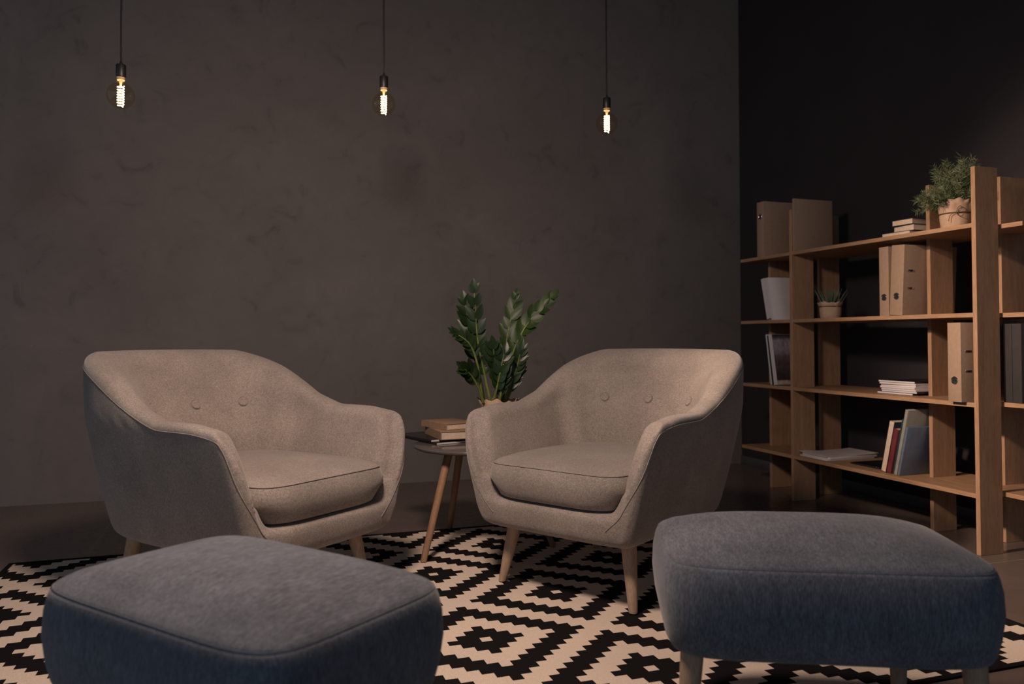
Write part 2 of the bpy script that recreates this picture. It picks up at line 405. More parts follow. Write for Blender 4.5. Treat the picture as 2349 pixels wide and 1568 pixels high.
def build_shell():
    bm = bmesh.new(); secs = []
    ns = 72; lst = []
    # front caps: extra rounded sections
    for k in range(5):
        a = (PI/2)*(1-k/5); lst.append((0.0, math.cos(a), math.sin(a)*0.036))
    for k in range(ns+1): lst.append((k/ns, 1.0, 0.0))
    for k in range(5):
        a = (PI/2)*((k+1)/5); lst.append((1.0, math.cos(a), math.sin(a)*0.036))
    for s, c, f in lst:
        sec = shell_section(s)
        if f > 0:
            c = max(c, 0.06); half = len(sec)//2; L = len(sec)
            new = []
            for i, p in enumerate(sec):
                q = sec[L-1-i]; mid = (p+q)/2; r = (p-mid)
                pz = p.z
                zc = 0.235; zmax = max(v.z for v in sec); 
                m = mid+Vector((r.x*c, r.y, 0)); m.z = pz-(0.04*(1-c))*sstep(0.35, zmax, pz); m.y = p.y-f*(0.75+0.25*sstep(0.2, 0.5, pz))
                new.append(m)
            sec = new
        secs.append([bm.verts.new(p) for p in sec])
    for a, b in zip(secs, secs[1:]):
        L = len(a)
        for i in range(L): bm.faces.new((a[i], a[(i+1) % L], b[(i+1) % L], b[i]))
    bm.faces.new(list(reversed(secs[0]))); bm.faces.new(secs[-1])
    # closed tub under the seat
    rings = []; nr = 96
    prof = [(0.205, 0.055), (0.206, 0.03), (0.213, 0.010), (0.228, 0.0), (0.25, -0.001), (0.28, -0.001), (0.30, 0.002), (0.31, 0.012), (0.312, 0.04)]
    for z, ins in prof:
        ring = []
        for k in range(nr):
            u = k/nr
            if u < 0.75: 
                p = plan(u/0.75, z, ins); 
                yf = ins
                if p.y < -0.02: p.y = -0.02+(p.y+0.02)*((yfront(z)+ins)+0.02)/(yfront(z)+0.02)
            else:
                t = (u-0.75)/0.25; a = halfw(z)-ins; ang = PI*t
                x = a*math.cos(ang); n = 3.2
                xx = a*math.copysign(abs(math.cos(ang))**(2/n), math.cos(ang)); yy = (yfront(z)+ins)-0.036*(1-ins*8)*abs(math.sin(ang))**(2/n)
                p = Vector((xx, yy, 0))
            p.z = z; ring.append(bm.verts.new(p))
        rings.append(ring)
    for a, b in zip(rings, rings[1:]):
        for k in range(nr): bm.faces.new((a[k], a[(k+1) % nr], b[(k+1) % nr], b[k]))
    bm.faces.new(list(reversed(rings[0]))); bm.faces.new(rings[-1])
    # fillets where the arms run into the front rail
    for sx in (-1, 1):
        rings = []
        for k in range(9):
            z = 0.225+0.15*k/8; wdt = 0.085*(1-k/8)**1.7+0.004
            xo = halfw(z)-0.02; xi = halfw(z)-0.075-wdt
            YZ = yfront(z); ring = [bm.verts.new((sx*xo, YZ-0.030, z)), bm.verts.new((sx*xi, YZ+0.002-0.020*sstep(0.30, 0.24, z), z)), bm.verts.new((sx*xi, YZ+0.05, z)), bm.verts.new((sx*xo, YZ+0.05, z))]
            rings.append(ring)
        for a, b in zip(rings, rings[1:]):
            for i in range(4): bm.faces.new((a[i], a[(i+1) % 4], b[(i+1) % 4], b[i]))
        bm.faces.new(rings[0]); bm.faces.new(rings[-1])
    bmesh.ops.recalc_face_normals(bm, faces=bm.faces)
    me = bpy.data.meshes.new('shell_raw'); bm.to_mesh(me); bm.free()
    o = bpy.data.objects.new('shell_raw', me); COL.objects.link(o)
    m = o.modifiers.new('r', 'REMESH'); m.mode = 'VOXEL'; m.voxel_size = 0.0065
    m = o.modifiers.new('s', 'SMOOTH'); m.factor = 0.5; m.iterations = 14
    dg = bpy.context.evaluated_depsgraph_get(); dg.update()
    res = bpy.data.meshes.new_from_object(o.evaluated_get(dg)); bpy.data.objects.remove(o)
    return res
def strip_line(bvh, pts, lift=0.0006):
    out = []
    for p in pts:
        loc, nor, idx, d = bvh.find_nearest(Vector(p)); out.append(loc+nor*lift)
    # relax
    for _ in range(3): out = [out[0]]+[(out[i-1]+out[i]*2+out[i+1])/4 for i in range(1, len(out)-1)]+[out[-1]]
    return out
def super_ring(w, d, n, k, N_):
    t = 2*PI*k/N_; ct, st = math.cos(t), math.sin(t)
    return w*math.copysign(abs(ct)**(2/n), ct), d*math.copysign(abs(st)**(2/n), st)
def pillow(bm, w, d, z0, z1, prof, dome, n=4.2, NR=96, mat_top=0, cut=None, bend=None):
    """prof: list of (height fraction, inset); then a domed lid; returns seam ring points"""
    rings = []; 
    def ring(ins, zf):
        r = []
        for k in range(NR):
            x, y = super_ring(w-ins, d-ins, n, k, NR); z = zf(x, y) if callable(zf) else zf
            if bend: x, y, z = bend(x, y, z)
            r.append(bm.verts.new((x, y, z)))
        return r
    for hf, ins in prof: rings.append((ring(ins, z0+(z1-z0)*hf), 0))
    # lid
    last = prof[-1][1]
    for j in range(1, 12):
        f = 1-j/12.0; 
        r = []
        for k in range(NR):
            x, y = super_ring((w-last)*f, (d-last)*f, 2+(n-2)*f, k, NR)
            z = z1+dome*(1-f**2.2)
            if bend: x, y, z = bend(x, y, z)
            r.append(bm.verts.new((x, y, z)))
        rings.append((r, mat_top))
    for (a, _), (b, mt) in zip(rings, rings[1:]):
        for k in range(NR):
            f = bm.faces.new((a[k], a[(k+1) % NR], b[(k+1) % NR], b[k])); f.material_index = mt
    f = bm.faces.new(rings[-1][0]); f.material_index = mat_top
    bm.faces.new(list(reversed(rings[0][0])))
def leg_mesh(top, foot, r0, r1):
    bm = bmesh.new(); top = Vector(top); foot = Vector(foot); ax = (top-foot).normalized(); L = (top-foot).length
    n = 20; x = Vector((1, 0, 0)); rings = []
    for f, r in ((0, r1*0.85), (0.008, r1), (0.25, r1+(r0-r1)*0.3), (0.6, r1+(r0-r1)*0.7), (1, r0)):
        c = foot+(top-foot)*f
        rings.append([bm.verts.new((c.x+r*math.cos(2*PI*k/n), c.y+r*math.sin(2*PI*k/n), c.z)) for k in range(n)])
    for a, b in zip(rings, rings[1:]):
        for k in range(n): bm.faces.new((a[k], a[(k+1) % n], b[(k+1) % n], b[k]))
    bm.faces.new(list(reversed(rings[0]))); bm.faces.new(rings[-1]); return bm

def make_armchair(label):
    t = thing('armchair', label, 'armchair')
    me = build_shell(); me.name = 'upholstered_shell'
    shell = link('upholstered_shell', me, M_chair, t, True)
    bvh = BVHTree.FromPolygons([v.co[:] for v in me.vertices], [p.vertices[:] for p in me.polygons])
    # piping along the outer edge of the rim, down the arm fronts
    for sx in (-1, 1):
        pts = []
        for k in range(0, 60):   # front edge upward then backward
            pass
        low = [Vector((sx*(halfw(0.27)-0.088), YF-0.045, 0.262)), Vector((sx*(halfw(0.30)-0.062), YF-0.04, 0.30)), Vector((sx*(halfw(0.36)-0.028), YF-0.03, 0.37)),
               Vector((sx*(halfw(0.45)-0.008), yfront(.45)-0.022, 0.45)), Vector((sx*(halfw(0.53)-0.004), yfront(.53)-0.014, 0.53)), Vector((sx*(halfw(0.57)-0.003), yfront(.57)-0.004, 0.57))]
        seq = bez(low, 8)
        for k in range(4, 52):
            s = k/100.0 if sx < 0 else 1-k/100.0
            p = plan(s, 0.6); zt = rimz(p); zz = zt-0.026; q = plan(s, zz); q.z = zz
            if q.y > 0.38 and abs(q.x) < 0.26: break
            seq.append(q)
        line = strip_line(bvh, seq); bm = bmesh.new(); tube(bm, line, 0.0016, 6); obj('piping', bm, M_seam, t)
        # seam from the piping's foot down under the rail
        ln = strip_line(bvh, bez([(sx*(halfw(0.27)-0.085), YF-0.045, 0.262), (sx*(halfw(0.24)-0.070), YF-0.045, 0.235), (sx*(halfw(0.22)-0.06), YF-0.03, 0.208)], 8), 0.0003)
        bm = bmesh.new(); tube(bm, ln, 0.0010, 6); obj('seam', bm, M_seam, t)
    for x in (-0.178, 0.002, 0.182):
        loc, nor, i, d = bvh.ray_cast(Vector((x, -0.05, 0.613)), Vector((0, 1, 0.0)))
        bm = bmesh.new(); lathe(bm, [(0.0165, -0.006), (0.0172, 0.0), (0.0160, 0.004), (0.011, 0.0062), (0.004, 0.007)], 24)
        b = obj('button', bm, M_chair, t); b.location = loc+nor*0.0005; b.rotation_euler = nor.to_track_quat('Z', 'Y').to_euler()
        bm = bmesh.new(); tube(bm, [Vector((0.0186*math.cos(a), 0.0186*math.sin(a), 0.0006)) for a in [2*PI*k/28 for k in range(28)]], 0.0011, 6, closed=True)
        q = obj('button_rim', bm, M_seam, b)
    # loose seat cushion
    def bend(x, y, z):
        yy = y-0.030
        f = max(0, (-yy-0.1)/0.3)
        z2 = z+(-0.010*f*f*(1+1.2*(abs(x)/0.27)**4) if z > 0.38 else 0.0)
        if z < 0.36: yy += 0.012*sstep(-0.1, -0.35, yy)
        xs = 1.0-0.05*sstep(-0.05, 0.25, yy)-0.115*sstep(0.40, 0.31, z)
        return x*xs, yy, z2
    bm = bmesh.new(); prof = [(0.0, 0.03), (0.012, 0.008), (0.05, 0.0), (0.2, -0.006), (0.5, -0.010), (0.8, -0.004), (0.94, 0.002), (0.985, 0.005), (1.0, 0.012)]
    pillow(bm, 0.277, 0.335, 0.316, 0.438, prof, 0.022, 5.5, bend=bend)
    cu = obj('seat_cushion', bm, M_chair, t, auto=None)
    for hf, ins in ((0.985, 0.003), (0.04, 0.004)):
        pts = []
        for k in range(120):
            x, y = super_ring(0.277-ins, 0.335-ins, 5.5, k, 120); x, y, z = bend(x, y, 0.316+0.122*hf)
            if k > 0 and (Vector(pts[-1])-Vector((x, y, z))).length < 0.003: continue
            pts.append((x, y, z))
        bm = bmesh.new(); tube(bm, pts, 0.0011, 6, closed=True); obj('cushion_piping', bm, M_seam, cu)
    for sx in (-1, 1):
        obj('leg', leg_mesh((sx*0.222, -0.222, 0.222), (sx*0.258, -0.256, 0.0072), 0.0255, 0.0135), M_leg, t)
        obj('leg', leg_mesh((sx*0.225, 0.285, 0.222), (sx*0.250, 0.325, 0.0072), 0.0255, 0.0135), M_leg, t)
    return t
ch = make_armchair('beige wool armchair on the right, facing left, beside the black wall and bookcase')
ch['group'] = 'pair of beige armchairs'
ch.location = (1.21, 2.54, 0); ch.rotation_euler = (0, 0, math.radians(-57.6))
ch2 = copy_tree(ch); ch2['label'] = 'beige wool armchair on the left, turned towards the right, half hidden by the near ottoman'
ch2.location = (0.038, 2.721, 0); ch2.rotation_euler = (0, 0, math.radians(39.3))

# ---------------------------------------------------------------- ottomans
def make_ottoman(label):
    t = thing('ottoman', label, 'ottoman', group='pair of blue-grey ottomans')
    w, d, NR, E = 0.314, 0.216, 180, 6.5
    z0, z1 = 0.232, 0.410
    prof = [(0.0, 0.050), (0.012, 0.026), (0.05, 0.014), (0.12, 0.008), (0.3, 0.001), (0.55, -0.004), (0.78, -0.002), (0.90, 0.002), (0.96, 0.005), (1.0, 0.0085)]
    def wring(bm, ins, z, n=E, f=1.0):
        out = []
        for k in range(NR):
            x, y = super_ring((w-ins)*f, (d-ins)*f, n, k, NR)
            sag = (1-(abs(x)/w)**2)*(1-(abs(y)/d)**2)
            out.append(bm.verts.new((x, y, z)))
        return out
    def skin(bm, rings):
        for a, b in zip(rings, rings[1:]):
            for k in range(NR): bm.faces.new((a[k], a[(k+1) % NR], b[(k+1) % NR], b[k]))
        bm.faces.new(list(reversed(rings[0]))); bm.faces.new(rings[-1])
    bm = bmesh.new(); skin(bm, [wring(bm, ins, z0+(z1-z0)*hf) for hf, ins in prof]); obj('body', bm, M_otto, t, auto=None)
    bm = bmesh.new(); rings = [wring(bm, 0.0092, z1-0.004), wring(bm, 0.0092, z1+0.0005), wring(bm, 0.0125, z1+0.005), wring(bm, 0.021, z1+0.0100), wring(bm, 0.030, z1+0.015), wring(bm, 0.042, z1+0.019)]
    for j in range(1, 16):
        f = 1-j/16.0; rings.append(wring(bm, 0.042*f, z1+0.019+0.033*(1-f**2.4), 2+4.5*f, f))
    skin(bm, rings); obj('padded_top', bm, M_ottot, t, auto=None)
    bm = bmesh.new(); tube(bm, [(*super_ring(w-0.0089, d-0.0089, E, k, NR), z1+0.0005) for k in range(NR)], 0.0009, 6, closed=True); obj('piping', bm, M_ottos, t)
    for sx in (-1, 1):
        for sy in (-1, 1):
            obj('leg', leg_mesh((sx*(0.258 if sy < 0 else 0.228), sy*0.150, 0.245), (sx*(0.276 if sy < 0 else 0.236), sy*0.164, 0.0072), 0.023, 0.014), M_leg, t)
    return t
ot = make_ottoman('blue-grey upholstered ottoman in front of the left armchair, its corner towards the viewer')
ot.location = (0.005, 1.478, 0); ot.rotation_euler = (0, 0, math.radians(-51.8))
ot2 = copy_tree(ot); ot2['label'] = 'blue-grey upholstered bench ottoman at the lower right, long side towards the viewer'
ot2.location = (1.130, 1.387, 0); ot2.rotation_euler = (0, 0, math.radians(-25.0))

# ---------------------------------------------------------------- side table
TX, TY = 0.903, 3.115
t = thing('side_table', 'small round side table with dark grey top and three wooden legs, between the armchairs', 'side table', (TX, TY, 0))
bm = bmesh.new(); lathe(bm, [(0.225, 0.3985), (0.243, 0.400), (0.2515, 0.406), (0.253, 0.411), (0.2510, 0.4155), (0.247, 0.4165)], 96)
obj('table_top', bm, M_tabletop, t)
for fx, fy in ((0.648, 2.939), (0.87, 3.416), (1.19, 2.99)):
    dx, dy = fx-TX, fy-TY; L = math.hypot(dx, dy)
    obj('leg', leg_mesh((dx/L*0.165, dy/L*0.165, 0.4005), (dx, dy, 0.0072), 0.0165, 0.0125), M_leg2, t)

# books: local x = thickness direction when upright / lying z; built lying flat: spine along +y at x=0, cover size (w x l), height h
def book(name, label, cat, loc, rot, w, l, h, cover, page, group=None, hard=True, spine_left=True, parent=None):
    t = thing(name, label, cat, loc, 0, group, rot)
    c = 0.0025 if hard else 0.0008; bm = bmesh.new()
    box(bm, 0, w, 0, l, 0, c, 0.0006); box(bm, 0, w, 0, l, h-c, h, 0.0006)
    box(bm, 0, c*1.4, 0, l, c*0.8, h-c*0.8, 0)
    obj('cover', bm, cover, t)
    bm = bmesh.new(); e = 0.004 if hard else 0.0
    box(bm, c*1.4, w-e, e, l-e, c, h-c, 0)
    # leaf lines
    obj('pages', bm, page, t)
    return t
def rz(d): return math.radians(d)
# on the side table; spine on the left, pages facing right-front
zt = 0.4170
book('magazine', 'thin white-edged magazine lying lowest in the pile on the side table', 'magazine', (0.738, 3.108, zt), (0, 0, rz(17)), 0.21, 0.28, 0.008, M_magdark, M_white, 'reading pile on the side table', False)
book('magazine', 'thin magazine with dark cover, second from the bottom of the side table pile', 'magazine', (0.722, 3.138, zt+0.0085), (0, 0, rz(20)), 0.21, 0.275, 0.0085, M_magdark, M_white, 'reading pile on the side table', False)
def side_book(label, loc, ang, w, l, h):
    # spine to the left-front, fore edges on the right
    return book('book', label, 'book', loc, (0, 0, ang), w, l, h, M_tancover, M_page, 'reading pile on the side table')
side_book('thick tan hardback under the topmost book on the side table', (0.757, 3.118, zt+0.0175), rz(3), 0.165, 0.235, 0.033)
side_book('slimmer tan hardback topmost in the side table pile', (0.788, 3.155, zt+0.051), rz(17), 0.150, 0.205, 0.026)

# ---------------------------------------------------------------- big leafy plant on the side table
def px2w(x, y, v):
    f, cy, pt, th = 1815.89833, 726.53699, 0.02813, 0.32761
    a, b, c = (x-1174.5)/f, 1.0, -(y-cy)/f; fw = b*math.cos(pt)-c*math.sin(pt); up = b*math.sin(pt)+c*math.cos(pt)
    X = a*math.cos(th)+fw*math.sin(th); Y = -a*math.sin(th)+fw*math.cos(th); k = v/Y
    return Vector((X*k, v, H+up*k))
PX, PY = 1.022, 3.185
zz = thing('potted_plant', 'tall dark green plant with glossy leaflets, in a paper-wrapped pot on the side table', 'plant', (PX, PY, 0.4170))
def leaflet(bm, base, dirv, up, L, W, mat=1):
    d = dirv.normalized(); side = d.cross(up)
    if side.length < 1e-3: side = d.cross(Vector((1, 0, 0)))
    side.normalize(); nrm = side.cross(d).normalized(); n = 7; rows = []
    for i in range(n+1):
        t_ = i/n; wd = W*0.5*(math.sin(PI*min(1, t_**0.8))**0.75) if 0 < i < n else 0.0004
        c = base+d*L*t_-nrm*0.12*L*t_*t_
        rows.append([bm.verts.new(c+side*wd*q+nrm*(0.10*wd*abs(q)*2)) for q in (-1, -0.5, 0, 0.5, 1)])
    for a, b in zip(rows, rows[1:]):
        for k in range(4): 
            f = bm.faces.new((a[k], a[k+1], b[k+1], b[k])); f.material_index = mat
def frond(pts, leafL, leafW, n, start=0.35, seed=0, facing=Vector((-0.25, -1, 0.2)), r=0.0068, lm=None):
    rnd = random.Random(seed); O = Vector((PX, PY, 0.417)); P = [p-O for p in pts]; line = bez(P, 10); bm = bmesh.new()
    tube(bm, line, lambda f: r*(1-0.75*f), 8, 0)
    N_ = len(line)-1
    for i in range(n):
        f = start+(1-start)*i/(n-1); k = f*N_; a = int(min(k, N_-1)); p = line[a].lerp(line[a+1], k-a)
        t_ = (line[min(a+2, N_)]-line[max(0, a-1)]).normalized()
        fc = facing.normalized(); side = t_.cross(fc).normalized()
        for sgn in (-1, 1):
            prof = 0.55+0.45*math.sin(PI*min(1, 0.15+0.8*(i/(n-1))))
            d = side*sgn*(0.72+rnd.uniform(-.2, .2))+t_*(0.95+0.35*f)+fc*rnd.uniform(-0.05, 0.35)
            leaflet(bm, p, d, fc+Vector((rnd.uniform(-.4, .4), rnd.uniform(-.2, .2), rnd.uniform(-.1, .5))), leafL*prof*rnd.uniform(.85, 1.12), leafW*1.12*prof*rnd.uniform(.85, 1.1))
    tip = line[-1]; leaflet(bm, tip, (line[-1]-line[-3]).normalized(), facing, leafL*0.8, leafW*0.8)
    obj('frond', bm, [M_stem, lm or M_leaf], zz, True, None)
V = 3.18
def S_(*p): return [px2w(x, y, v) for x, y, v in p]
frond(S_((1126, 925, 3.17), (1112, 860, 3.16), (1096, 780, 3.15), (1088, 672, 3.12)), 0.078, 0.038, 8, 0.34, 1)
frond(S_((1112, 925, 3.19), (1098, 850, 3.18), (1080, 770, 3.20), (1068, 700, 3.20)), 0.080, 0.040, 6, 0.45, 2)
frond(S_((1108, 925, 3.16), (1096, 840, 3.12), (1078, 790, 3.10), (1046, 764, 3.08)), 0.055, 0.020, 7, 0.45, 3)
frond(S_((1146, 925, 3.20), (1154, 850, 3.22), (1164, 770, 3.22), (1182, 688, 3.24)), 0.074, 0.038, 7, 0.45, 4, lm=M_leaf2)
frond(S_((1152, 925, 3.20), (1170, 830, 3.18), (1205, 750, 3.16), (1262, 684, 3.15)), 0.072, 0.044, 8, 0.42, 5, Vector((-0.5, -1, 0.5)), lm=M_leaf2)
frond(S_((1110, 925, 3.15), (1098, 890, 3.13), (1082, 862, 3.11), (1066, 846, 3.08)), 0.074, 0.034, 5, 0.45, 6)
frond(S_((1155, 925, 3.17), (1172, 880, 3.15), (1186, 840, 3.14), (1194, 806, 3.13)), 0.070, 0.026, 8, 0.25, 7)
frond(S_((1138, 925, 3.16), (1138, 880, 3.14), (1136, 840, 3.13), (1132, 800, 3.10)), 0.076, 0.038, 6, 0.40, 8)
frond(S_((1160, 925, 3.18), (1172, 895, 3.16), (1184, 868, 3.15), (1196, 848, 3.15)), 0.048, 0.018, 6, 0.3, 9)
frond(S_((1145, 925, 3.14), (1150, 895, 3.12), (1156, 870, 3.11), (1160, 845, 3.10)), 0.052, 0.024, 6, 0.2, 10)
frond(S_((1128, 925, 3.14), (1136, 905, 3.12), (1146, 860, 3.10), (1156, 812, 3.10)), 0.070, 0.036, 6, 0.45, 11)

def paper_pot(parent, r0, r1, h, flare, seed, bow=True, twine_h=0.55):
    rnd = random.Random(seed); ph = [rnd.uniform(0, 6.28) for _ in range(6)]
    def wob(a, r, z, k):
        f = z/h; am = 0.012+0.05*sstep(0.5, 1.0, f)
        s = (math.sin(5*a+ph[0])*0.5+math.sin(9*a+ph[1])*0.35+abs(math.sin(7*a+ph[2]))*0.5)*am
        zz_ = z+(h*0.03*math.sin(4*a+ph[3])+h*0.03*math.sin(11*a+ph[4]))*sstep(0.8, 1.0, f)
        return r*(1+s), zz_
    bm = bmesh.new()
    prof = [(r0*0.96, 0.0005), (r0, 0.004), (r0+(r1-r0)*0.4, h*0.3), (r0+(r1-r0)*0.62, h*(twine_h-0.06)), (r0+(r1-r0)*0.56, h*twine_h), (r0+(r1-r0)*0.80, h*(twine_h+0.1)), (r1, h*0.85), (r1+flare, h),
            (r1+flare-0.002, h*0.995), (r1-0.003, h*0.85), (r0+(r1-r0)*0.5-0.002, h*0.62)]
    lathe(bm, prof, 96, 0, wob=wob, cap1=False); obj('paper_wrap', bm, M_paperwrap, parent, True, None)
    bm = bmesh.new(); lathe(bm, [(r0*0.5, h*0.05), (r0+(r1-r0)*0.4-0.004, h*0.70), (r0*0.5, h*0.73), (0.004, h*0.74)], 32); obj('soil', bm, M_soil, parent)
    rt = (r0+(r1-r0)*0.58)*1.035; zt_ = h*twine_h
    bm = bmesh.new()
    for dz in (0, 0.003): tube(bm, [Vector((rt*math.cos(2*PI*k/48), rt*math.sin(2*PI*k/48), zt_+dz)) for k in range(48)], 0.0013, 6, closed=True)
    tw = obj('twine', bm, M_twine, parent)
    if bow:
        a0 = -2.35; c = Vector((math.cos(a0), math.sin(a0), 0)); s = Vector((-math.sin(a0), math.cos(a0), 0)); B = c*(rt+0.004)+Vector((0, 0, zt_)); u = h/0.12
        bm = bmesh.new(); Z = Vector((0, 0, 1))
        tube(bm, bez([B, B+s*0.004*u+Z*0.018*u+c*0.004, B+s*0.014*u+Z*0.026*u+c*0.006, B+s*0.019*u+Z*0.016*u+c*0.006, B+s*0.008*u+Z*0.003*u+c*.003, B]), 0.0014, 6)
        tube(bm, bez([B, B-s*0.012*u-Z*0.003*u+c*.003, B-s*0.024*u-Z*0.012*u+c*.002, B-s*0.029*u-Z*0.034*u+c*.001]), 0.0013, 6)
        tube(bm, bez([B, B+s*0.006*u-Z*0.012*u+c*.003, B+s*0.018*u-Z*0.015*u+c*.004, B+s*0.026*u-Z*0.007*u+c*.003]), 0.0013, 6)
        obj('twine_bow', bm, M_twine, tw)
paper_pot(zz, 0.058, 0.074, 0.170, 0.012, 3)

# ---------------------------------------------------------------- bookcase
case = thing('bookcase', 'open beech bookcase with four long boards and six plank uprights, beside the black wall', 'bookcase')
BU0, BU1, BV0, BV1 = 2.716, 3.095, 2.255, 3.893; TH = 0.0175
BT = [0.2368, 0.5905, 0.9441, 1.2978]
for z in BT:
    bm = bmesh.new(); box(bm, BU0, 2.8531, 2.352, BV1, z-TH, z, 0.0006, seg=1); box(bm, 2.8529, BU1, BV0, BV1, z-TH, z, 0.0006, seg=1); obj('board', bm, M_wood_h, case, True, 30)
UT = 0.0195
UPR = [(2.7152, 2.853, 3.461), (2.7152, 2.833, 2.362), (2.971, 3.1035, 3.555), (2.991, 3.1400, 2.480), (2.8445, 2.985, 3.812), (2.8585, 2.988, 2.716)]
for u0, u1, v in UPR:
    bm = bmesh.new(); box(bm, u0, u1, v-UT, v, 0.0005, 1.520, 0.0008, seg=1); obj('upright', bm, M_wood_v, case, True, 30)

# ---------------------------------------------------------------- lever binders
def make_binder(label, loc, lean=0.0, w=0.062, d=0.285, h=0.312, flip=False, slots=True, yaw=0.0, group='kraft lever arch binders on the bookcase'):
    """local: x across the spine, y into the shelf, z up"""
    t = thing('lever_binder', label, 'binder', loc, 0, group, (0, lean, -PI/2+yaw))
    t.rotation_mode = 'XYZ'
    c = 0.0028; bm = bmesh.new()
    x0, x1 = -w/2, w/2
    box(bm, x0, x1, 0, c, 0, h, 0.001); box(bm, x0, x0+c, c*0.5, d, 0, h, 0.001); box(bm, x1-c, x1, c*0.5, d, 0, h, 0.001)
    obj('cover', bm, M_kraft, t)
    bm = bmesh.new(); box(bm, x0+c*1.5, x1-c*1.5, 0.02, d-0.012, 0.008, h-0.012); obj('papers', bm, M_white, t)
    zr = h*0.73 if flip else h*0.27
    bm = bmesh.new(); pts = [Vector((0.0135*math.cos(a), -0.0006, zr+0.0135*math.sin(a))) for a in [2*PI*k/28 for k in range(28)]]
    tube(bm, pts, 0.0027, 8, closed=True); rg = obj('finger_ring', bm, M_chrome, t)
    bm = bmesh.new(); r = bmesh.ops.create_circle(bm, cap_ends=True, segments=28, radius=0.0125)
    for v in bm.verts: v.co = Vector((v.co.x, -0.0004, zr+v.co.y))
    obj('finger_hole', bm, M_hole, rg)
    if slots:
        for zs in (h*0.385, h*0.635):
            zc = h-zs if flip else zs
            bm = bmesh.new(); box(bm, x1-0.0004, x1+0.0012, 0.022, 0.056, zc-0.0048, zc+0.0048, 0.0011, 0)
            sl = obj('slot_eyelet', bm, M_chrome, t)
            bm = bmesh.new(); box(bm, x1+0.0006, x1+0.0016, 0.029, 0.045, zc-0.0022, zc+0.0022, 0.0004); obj('slot_opening', bm, M_hole, sl)
    return t
make_binder('kraft binder with its ring hole near the top, standing far left on the bookcase', (2.722, 3.712, BT[3]+0.0006), 0, 0.063, 0.285, 0.305, True, False)
make_binder('narrower upright kraft binder on the third board, left of the leaning one', (2.742, 2.842, BT[2]+0.0006), 0, 0.055, 0.285, 0.312)
make_binder('wide kraft binder leaning right against a plank on the third board', (2.740, 2.7735, BT[2]+0.0030), math.radians(3.4), 0.072, 0.300, 0.310)
make_binder('kraft binder jutting out over the second board beside the nearest front plank', (2.688, 2.4255, BT[1]+0.0006), 0, 0.062, 0.279, 0.315)
# thin kraft folder standing in front of the plank, top
t = thing('document_folder', 'large flat kraft folder standing upright on the bookcase top, right of the far binder', 'folder', (2.720, 3.4265, BT[3]+0.0006))
bm = bmesh.new(); box(bm, 0, 0.246, 0, 0.003, 0, 0.277, 0.001); box(bm, 0, 0.246, 0.0095, 0.0125, 0, 0.277, 0.001); box(bm, 0, 0.003, 0.002, 0.0105, 0, 0.277, 0.0008); obj('cover', bm, M_kraft, t)
bm = bmesh.new(); box(bm, 0.004, 0.240, 0.0035, 0.009, 0.003, 0.272); obj('sheets', bm, M_white, t)

# books lying on the bookcase top
for i, (lab, u, v, w_, l_, h_, a) in enumerate([
    ('dark-covered paperback lying lowest in the stack on the bookcase top', 2.795, 2.745, 0.20, 0.155, 0.026, 3),
    ('dark-covered book in the middle of the stack on the bookcase top', 2.815, 2.742, 0.185, 0.120, 0.028, -2),
    ('dark-covered book topmost of the stack on the bookcase top', 2.812, 2.745, 0.185, 0.112, 0.026, 4)]):
    z = BT[3]+0.0006+sum([0.0265, 0.0285, 0.0265][:i])
    b_ = thing('book', lab, 'book', (u, v, z), rz(a), 'three books stacked on the bookcase top')
    bm = bmesh.new(); box(bm, 0, w_, 0, l_, 0, 0.002, 0.0005); box(bm, 0, w_, 0, l_, h_-0.002, h_, 0.0005); box(bm, w_-0.003, w_, 0, l_, 0.0015, h_-0.0015); obj('cover', bm, M_darkcover, b_)
    bm = bmesh.new(); box(bm, 0.003, w_-0.003, 0.003, l_-0.003, 0.002, h_-0.002); obj('pages', bm, M_page, b_)

